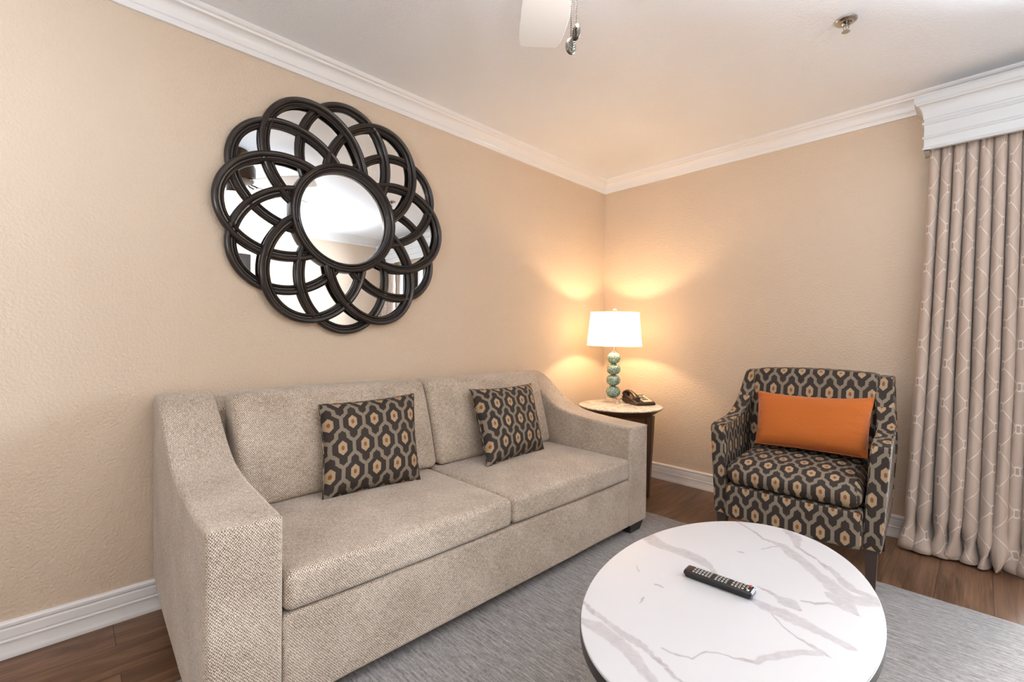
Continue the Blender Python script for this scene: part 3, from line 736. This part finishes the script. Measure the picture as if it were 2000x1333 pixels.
# ------------------------------------------------------------------ side table
SX, SY, SZ, SR = .477, -.477, .617, .293
st = thing('side_table', 'round side table with marble top and dark walnut legs in the corner', 'table', (SX, SY, 0))
obj('marble_top', lathe([(0, SZ), (SR-.003, SZ), (SR-.0005, SZ-.001), (SR, SZ-.004), (SR-.001, SZ-.008), (0, SZ-.008)], 80), M_marble2, st, smooth=30)
obj('top_frame', lathe([(0, SZ-.008), (SR-.001, SZ-.008), (SR-.002, SZ-.012), (SR-.045, SZ-.042), (SR-.06, SZ-.052), (0, SZ-.052)], 80), M_side, st, smooth=30)
obj('apron', lathe([(.215, SZ-.052), (.215, SZ-.098), (.195, SZ-.098), (.195, SZ-.052)], 64, close=True), M_side, st, smooth=30)
for a in (30, 150, 270):
    ca, sa = math.cos(R(a-25)), math.sin(R(a-25)); bm = bmesh.new()
    # blade-like tapering leg
    lo = [( .203, -.011), (.228, -.011), (.228, .011), (.203, .011)]; hi = [(.180, -.022), (.254, -.022), (.254, .022), (.180, .022)]
    mid = [( .196, -.017), (.247, -.017), (.247, .017), (.196, .017)]
    rings = []
    for pts, z in ((lo, .001), (mid, .36), (hi, SZ-.052)): rings.append([bm.verts.new((p*ca-q*sa, p*sa+q*ca, z)) for p, q in pts])
    for A, B in zip(rings, rings[1:]):
        for i in range(4): bm.faces.new((A[i], A[(i+1) % 4], B[(i+1) % 4], B[i]))
    bm.faces.new(rings[0][::-1]); bm.faces.new(rings[-1]); bmesh.ops.recalc_face_normals(bm, faces=bm.faces)
    obj('leg', bm, M_side, st, bevel=.003)

# ------------------------------------------------------------------ table lamp
LX, LY = .352, -.378
lamp = thing('table_lamp', 'lit table lamp with white drum shade and stacked teal glass globes', 'lamp', (LX, LY, SZ+.0018))
lamp.rotation_euler = (R(.6), R(1.0), 0)
obj('crystal_base', lathe([(0, .0), (.064, .0), (.066, .002), (.066, .028), (.062, .032), (0, .032)], 48), M_crystal, lamp, smooth=30)
zc = .032
for k, (rad, hh) in enumerate(((.0545, .091), (.0535, .082), (.0525, .082), (.050, .086))):
    prof = [(.0001, zc)] + [(max(.013, rad*math.sin(t)**.8), zc+hh/2-hh/2*math.cos(t)) for t in [PI*i/24 for i in range(1, 24)]] + [(.0001, zc+hh)]
    obj('glass_globe', lathe(prof, 48), M_teal, lamp, smooth=60)
    zc += hh
    if k < 3: obj('collar', lathe([(.013, zc-.004), (.017, zc-.002), (.017, zc+.002), (.013, zc+.004)], 24, close=True), M_nickel, lamp)
obj('neck', lathe([(0, zc-.003), (.012, zc-.003), (.012, zc+.006), (.0075, zc+.010), (.0075, zc+.055), (.016, zc+.058), (.018, zc+.095), (0, zc+.097)], 24), M_metal, lamp)
SZ0, SZ1, SR0, SR1 = .425, .672, .202, .178
sh = obj('lamp_shade', lathe([(SR0, SZ0), (SR1, SZ1)], 72), M_shade, lamp, smooth=60)
bm = bmesh.new()
for z, r in ((SZ0, SR0), (SZ1, SR1)):
    obj('shade_rim', tube([(r*math.cos(2*PI*i/60), r*math.sin(2*PI*i/60), z) for i in range(61)], .0022, 6, cap=False), M_shade, sh)
bm = bmesh.new()
for i in range(3):
    a = 2*PI*i/3+.4; tube([(0, 0, SZ1-.012), (SR1*.98*math.cos(a), SR1*.98*math.sin(a), SZ1-.004)], .0016, 6, bm)
tube([(.0, 0, zc+.09), (.055, 0, zc+.13), (.06, 0, SZ1-.06), (0, 0, SZ1-.012)], .0015, 6, bm); tube([(.0, 0, zc+.09), (-.055, 0, zc+.13), (-.06, 0, SZ1-.06), (0, 0, SZ1-.012)], .0015, 6, bm)
obj('harp', bm, M_nickel, lamp)
obj('finial', lathe([(0, SZ1-.012), (.004, SZ1-.01), (.004, SZ1+.002), (.010, SZ1+.004), (.015, SZ1+.012), (.015, SZ1+.02), (.010, SZ1+.029), (0, SZ1+.033)], 24), M_crystal, lamp, smooth=60)
obj('bulb_socket', lathe([(0, zc+.05), (.016, zc+.05), (.018, .525), (0, .527)], 24), M_nickel, lamp, smooth=40)
ld = bpy.data.lights.new('lamp_bulb_light', 'POINT'); ld.energy = LAMP_POWER; ld.color = LAMP_COL; ld.shadow_soft_size = .032
lo = bpy.data.objects.new('lamp_bulb_light', ld); COL.objects.link(lo); lo.parent = lamp; lo.location = (0, 0, .552)

# ------------------------------------------------------------------ desk phone
pa = math.atan2(.76, .65)
ph = thing('desk_phone', 'dark brown corded desk telephone with cream keypad on the side table', 'telephone', (.528, -.312, SZ+.0005), R(-25))
# local: +x = front (low, keypad) edge, -x = rear, -y = towards camera
obj('body', prism([(-.098, .012), (-.098, .048), (-.085, .060), (-.02, .052), (.085, .024), (.100, .016), (.100, 0), (-.05, 0)], 'y', -.078, .078), M_plastic, ph, bevel=.005, smooth=50)
obj('rear_foot', box(-.092, -.060, -.06, .06, 0, .016), M_plastic, ph, bevel=.003)
bm = bmesh.new(); n1 = Vector((.028, 0, .105)).normalized()
def onslope(x, y, h): # top slope between (-.02,.052) and (.085,.024)
    return Vector((x, y, .052+(x+.02)*(-.028/.105)+h))
vs = [bm.verts.new(onslope(x, y, h)) for h in (-.001, .0035) for x, y in ((-.055, -.012), (.088, -.012), (.088, .064), (-.055, .064))]
for f in ((3, 2, 1, 0), (4, 5, 6, 7), (0, 1, 5, 4), (1, 2, 6, 5), (2, 3, 7, 6), (3, 0, 4, 7)): bm.faces.new([vs[i] for i in f])
obj('keypad_plate', bm, M_keypad, ph, bevel=.002)
for i in range(4):
    for j in range(3):
        p = onslope(.000+i*.019, .002+j*.016, .0035)
        obj('key', taper(p.x, p.y, p.z-.002, p.z+.003, .006, .0055, .0055, .005), M_key, ph)
obj('display', taper(-.032, .026, onslope(-.032, 0, 0).z, onslope(-.032, 0, .006).z, .012, .03, .012, .03), M_key, ph)
# handset arching over the cradle on the near side
hp = [(-.100, .062), (-.090, .078), (-.064, .088), (-.030, .086), (.010, .074), (.045, .058), (.062, .042)]
bm = bmesh.new(); rings = []
for i, (x, z) in enumerate(hp):
    t = i/(len(hp)-1); hw = .026-.008*math.sin(t*PI); th = .016-.004*math.sin(t*PI)
    a = hp[max(0, i-1)]; b = hp[min(len(hp)-1, i+1)]; dx, dz = b[0]-a[0], b[1]-a[1]; L = math.hypot(dx, dz); nx, nz = -dz/L, dx/L
    rings.append([bm.verts.new((x+nx*th*math.sin(k*PI/6), -.050+hw*math.cos(k*PI/6), z+nz*th*math.sin(k*PI/6))) for k in range(12)])
for a, b in zip(rings, rings[1:]):
    for k in range(12): bm.faces.new((a[k], a[(k+1) % 12], b[(k+1) % 12], b[k]))
bm.faces.new(rings[0][::-1]); bm.faces.new(rings[-1]); bmesh.ops.recalc_face_normals(bm, faces=bm.faces)
hs = obj('handset', bm, M_plastic, ph, smooth=60, bevel=.004)
for x, z0, z1 in ((-.080, .048, .074), (.044, .030, .052)):
    obj('handset_cup', lathe([(0, z0), (.024, z0), (.027, z0+.006), (.024, z1), (0, z1)], 24, (x, -.050, 0)), M_plastic, ph)
cord = [( -.09+.02*math.sin(t*1.0)-.002*t+.007*math.cos(t*9), -.048+.007*math.sin(t*9), .008+.004*math.cos(t*4.5)) for t in [i/10 for i in range(0, 26)]]
obj('cord', tube(cord, .003, 6), M_plastic, ph)

# ------------------------------------------------------------------ wall mirror (local: x out of wall, y, z)
MC = Vector((0, -2.3194, 1.689))
mir = thing('wall_mirror', 'large round mirror with black overlapping petal rings above the sofa', 'mirror', MC)
EA, EB, EC, BW = .2685, .2235, .291, .0235      # centreline half axes, centre distance, half band width
def ringpt(th, a, b, side=0):
    """point on the petal centreline, offset sideways by side"""
    x = a*math.cos(th); y = b*math.sin(th); nx, ny = math.cos(th)/a, math.sin(th)/b; L = math.hypot(nx, ny)
    return x+nx/L*side+EC, y+ny/L*side
band = [(-1, 0), (-1, .008), (-.86, .013), (-.62, .016), (-.46, .0125), (-.36, .006), (-.12, .006), (-.04, .014), (.22, .0195), (.55, .021), (.85, .017), (1, .010), (1, 0)]
def petal(ang, lift, tilt):
    bm = bmesh.new(); n = 84; rr = []; ca, sa = math.cos(ang), math.sin(ang)
    for i in range(n):
        th = 2*PI*i/n; row = []
        cx, cy = ringpt(th, EA, EB)
        for o, h in band:
            px, py = ringpt(th, EA, EB, o*BW)
            z = lift+tilt*(cy/EB)*min(1, cx/.15)
            row.append(bm.verts.new((z+h, px*ca-py*sa, px*sa+py*ca)))
        rr.append(row)
    keep = [math.hypot(*ringpt(2*PI*i/n, EA, EB)) > .238 for i in range(n)]
    for i in range(n):
        if not (keep[i] and keep[(i+1) % n]): continue
        a, b = rr[i], rr[(i+1) % n]
        for k in range(len(band)-1): bm.faces.new((a[k], a[k+1], b[k+1], b[k]))
        bm.faces.new((a[-1], a[0], b[0], b[-1]))
        if not keep[i-1]: bm.faces.new(a)
        if not keep[(i+2) % n]: bm.faces.new(b[::-1])
    bmesh.ops.delete(bm, geom=[v for v in bm.verts if not v.link_faces], context='VERTS')
    bmesh.ops.recalc_face_normals(bm, faces=bm.faces)
    return bm
# viewed from the room, +y is to the right; angles anticlockwise seen from the room
for k in range(6):
    obj('petal_ring', petal(R(60*k+30), .014, -.006), M_frame, mir, smooth=35)
for k in range(6):
    obj('petal_ring', petal(R(60*k), .027, -.006), M_frame, mir, smooth=35)
bm = bmesh.new(); n = 96; rr = []
cring = [(.2265, .020), (.2265, .040), (.2305, .050), (.236, .053), (.241, .049), (.2435, .045), (.248, .045), (.251, .051), (.258, .056), (.266, .054), (.271, .046), (.273, .036), (.273, .008)]
for i in range(n):
    t = 2*PI*i/n; rr.append([bm.verts.new((x, r*math.cos(t), r*math.sin(t))) for r, x in cring])
for i in range(n):
    a, b = rr[i], rr[(i+1) % n]
    for k in range(len(cring)-1): bm.faces.new((a[k], a[k+1], b[k+1], b[k]))
    bm.faces.new((a[-1], a[0], b[0], b[-1]))
bmesh.ops.recalc_face_normals(bm, faces=bm.faces)
obj('center_ring', bm, M_frame, mir, smooth=35)
def outline(scale=1.0, N=720):
    pts = []
    for i in range(N):
        t = 2*PI*i/N; best = 0
        for k in range(12):
            d = t-R(30*k); c_, s_ = math.cos(d), math.sin(d)
            A = (c_/EA)**2+(s_/EB)**2; B = -2*c_*EC/EA**2; C = EC**2/EA**2-1; D = B*B-4*A*C
            if D > 0: best = max(best, (-B+math.sqrt(D))/(2*A))
        pts.append((best*scale*math.cos(t), best*scale*math.sin(t)))
    return pts
ol = outline(.998)
bm = bmesh.new()
c0 = bm.verts.new((.014, 0, 0)); ring = [bm.verts.new((.014, y, z)) for y, z in ol]; back = [bm.verts.new((.003, y, z)) for y, z in ol]
for i in range(len(ol)):
    j = (i+1) % len(ol); bm.faces.new((c0, ring[i], ring[j])); bm.faces.new((ring[i], back[i], back[j], ring[j]))
bm.faces.new(back[::-1])
obj('mirror_glass', bm, M_mirror, mir, smooth=None)

# ------------------------------------------------------------------ ceiling fan
HX, HY = .0, .0
Fh = Vector((-.71573, .69838, 0)); Rh = Vector((.69838, .71573, 0))
hub = Vector((2.28608, -3.33624, 0))+Fh*1.14+Rh*.118
fan = thing('ceiling_fan', 'white-bladed ceiling fan with beaded pull chains overhead', 'ceiling fan', (hub.x, hub.y, 2.439))
obj('motor_housing', lathe([(0, 0), (.085, 0), (.09, -.01), (.07, -.05), (.065, -.07), (.12, -.09), (.135, -.12), (.135, -.19), (.12, -.22), (.07, -.235), (0, -.235)], 48), M_bronze, fan, smooth=35)
obj('switch_housing', lathe([(0, -.235), (.05, -.235), (.055, -.26), (.055, -.30), (.07, -.315), (0, -.315)], 40), M_bronze, fan, smooth=35)
obj('light_bowl', lathe([(.0, -.315), (.075, -.315), (.095, -.33), (.09, -.36), (.06, -.385), (0, -.395)], 48), M_bowl, fan, smooth=60)
a0 = math.atan2(Fh.y, Fh.x)
BZ = -.239
for k in range(5):
    a = a0+k*2*PI/5; d = Vector((math.cos(a), math.sin(a), 0)); sd_ = Vector((d.y, -d.x, 0))   # sd_ to the right when looking along d
    bm = bmesh.new()
    prof = [(.16, -.050, .052), (.30, -.085, .062), (.42, -.099, .066), (.52, -.104, .056), (.570, -.104, .045), (.588, -.103, .038), (.600, -.101, -.01), (.610, -.098, -.06), (.613, -.094, -.085)]
    T = []; Bt = []
    for r, l, rr_ in prof:
        for s_ in (l, rr_):
            p = d*r+sd_*s_; zz = BZ - s_*.16
            T.append(bm.verts.new((p.x, p.y, zz+.004))); Bt.append(bm.verts.new((p.x, p.y, zz-.004)))
    n = len(prof)
    for i in range(n-1):
        q = (2*i, 2*i+1, 2*i+3, 2*i+2); bm.faces.new([T[j] for j in q]); bm.faces.new([Bt[j] for j in q[::-1]])
        bm.faces.new((T[2*i], T[2*i+2], Bt[2*i+2], Bt[2*i])); bm.faces.new((T[2*i+1], Bt[2*i+1], Bt[2*i+3], T[2*i+3]))
    bm.faces.new((T[0], Bt[0], Bt[1], T[1])); bm.faces.new((T[-2], T[-1], Bt[-1], Bt[-2]))
    bmesh.ops.recalc_face_normals(bm, faces=bm.faces)
    bl = obj('blade', bm, M_blade, fan, smooth=30, bevel=.002, bseg=2)
    p0 = d*.10; p1 = d*.20
    bm = bmesh.new()
    for s_ in (-.022, .022): tube([(p0.x, p0.y, BZ+.03), ((d*.14+sd_*s_).x, (d*.14+sd_*s_).y, BZ+.018), ((d*.21+sd_*s_).x, (d*.21+sd_*s_).y, BZ+.010-s_*.16)], .006, 8, bm)
    obj('blade_iron', bm, M_bronze, fan)
def chain(off_f, off_r, zend, tagm, rot):
    p = Fh*off_f+Rh*off_r; z0 = -.30; bm = bmesh.new(); z = z0; L = []
    while z > zend+.045:
        bmesh.ops.create_icosphere(bm, subdivisions=1, radius=.0021, matrix=Matrix.Translation((p.x, p.y, z))); z -= .0048
    tube([(p.x, p.y, z0), (p.x, p.y, zend+.04)], .0005, 5, bm)
    ch = obj('pull_chain', bm, M_nickel, fan)
    prof = [(0, .0), (.006, .001), (.012, .006), (.0145, .015), (.014, .026), (.009, .036), (.003, .041), (0, .042)]
    bm = lathe([(r, z_) for r, z_ in prof], 28)
    for v in bm.verts: v.co.x *= .42                       # flattened oval medallion
    M_ = Matrix.Translation((p.x, p.y, zend)) @ Matrix.Rotation(rot, 4, 'Z')
    # relief leaf on the face
    tube([(.006, 0, .006), (.0078, .002, .02), (.005, 0, .036)], .0012, 6, bm)
    for q in range(4): tube([(.0068, .001, .010+q*.006), (.0060, .008, .014+q*.006)], .0008, 5, bm); tube([(.0068, .001, .010+q*.006), (.0060, -.007, .014+q*.006)], .0008, 5, bm)
    bmesh.ops.transform(bm, matrix=M_, verts=bm.verts)
    obj('pull_fob', bm, M_nickel, ch, smooth=50)
# chain ends (heights measured from the ceiling)
CZ = 2.439
chain(.0, .020, 1.803-CZ, 0, a0+PI+.4)
chain(.0, .033, 1.838-CZ, 0, a0+PI-1.0)
fd = bpy.data.lights.new('fan_light', 'POINT'); fd.energy = FAN_POWER; fd.color = (1, .90, .78); fd.shadow_soft_size = .06
fo = bpy.data.objects.new('fan_light', fd); COL.objects.link(fo); fo.parent = fan; fo.location = (0, 0, -.44)

# ------------------------------------------------------------------ sprinkler
sp = thing('sprinkler', 'chrome fire sprinkler head with round escutcheon on the ceiling', 'sprinkler', (1.874, -1.005, 2.4398))
obj('escutcheon', lathe([(.036, 0), (.040, -.002), (.039, -.006), (.030, -.012), (.020, -.012), (.015, -.003), (0, -.002)], 40), M_chrome, sp, smooth=35)
obj('head', lathe([(0, -.002), (.009, -.002), (.009, -.018), (.006, -.020), (.006, -.024), (0, -.024)], 16), M_chrome, sp)
bm = bmesh.new(); tube([(-.008, 0, -.02), (-.010, 0, -.032), (-.002, 0, -.046)], .0017, 6, bm); tube([(.008, 0, -.02), (.010, 0, -.032), (.002, 0, -.046)], .0017, 6, bm); tube([(0, 0, -.022), (0, 0, -.045)], .0018, 6, bm)
obj('frame_arm', bm, M_chrome, sp)
bm = lathe([(0, -.046), (.014, -.048), (.015, -.0495), (0, -.050)], 24)
obj('deflector', bm, M_chrome, sp)

# ------------------------------------------------------------------ picture seen in the mirror, then two added fill lamps out of view
pf = thing('framed_picture', 'dark framed picture on the opposite wall, seen only in the mirror', 'picture', (XR, -2.15, 1.66))
obj('frame', box(XR-.03, XR-.002, -2.52, -1.787, 1.30, 2.03), M_foot, pf, world=True, bevel=.003)
obj('canvas', box(XR-.034, XR-.030, -2.47, -1.837, 1.35, 1.98), M_dark, pf, world=True)
cl = thing('added_ceiling_light', 'round flush ceiling light added as fill at the unseen end of the room', 'ceiling light', (1.9, -4.9, 2.439))
obj('rim', lathe([(0, 0), (.17, 0), (.175, -.02), (.165, -.03), (0, -.03)], 48), M_metal, cl, smooth=35)
obj('diffuser', lathe([(0, -.03), (.16, -.03), (.15, -.055), (.10, -.08), (0, -.092)], 48), M_diff, cl, smooth=60)
rd = bpy.data.lights.new('room_fill', 'AREA'); rd.shape = 'DISK'; rd.size = .5; rd.energy = ROOM_FILL_POWER; rd.color = (1, .95, .89)
ro = bpy.data.objects.new('room_fill', rd); COL.objects.link(ro); ro.parent = cl; ro.location = (0, 0, -.12)

tf = thing('added_floor_lamp', 'metal uplight floor lamp added as ceiling fill in the unseen right side of the room', 'lamp', (3.22, -2.55, 0))  # made-up uplight, put here to brighten the ceiling
obj('base', lathe([(0, .001), (.14, .001), (.14, .018), (.03, .03), (0, .03)], 40), M_bronze, tf, smooth=35)
obj('pole', lathe([(0, .028), (.012, .028), (.012, 1.30), (0, 1.30)], 20), M_bronze, tf)
obj('bowl', lathe([(0, 1.29), (.03, 1.29), (.10, 1.32), (.17, 1.38), (.19, 1.43), (.185, 1.43), (.165, 1.385), (.10, 1.328), (0, 1.30)], 48), M_bronze, tf, smooth=60)
td = bpy.data.lights.new('uplight_fill', 'AREA'); td.shape = 'DISK'; td.size = .28; td.energy = UPLIGHT_FILL_POWER; td.color = (.93, .955, 1)
to = bpy.data.objects.new('uplight_fill', td); COL.objects.link(to); to.parent = tf; to.location = (0, 0, 1.42); to.rotation_euler = (PI, 0, 0)
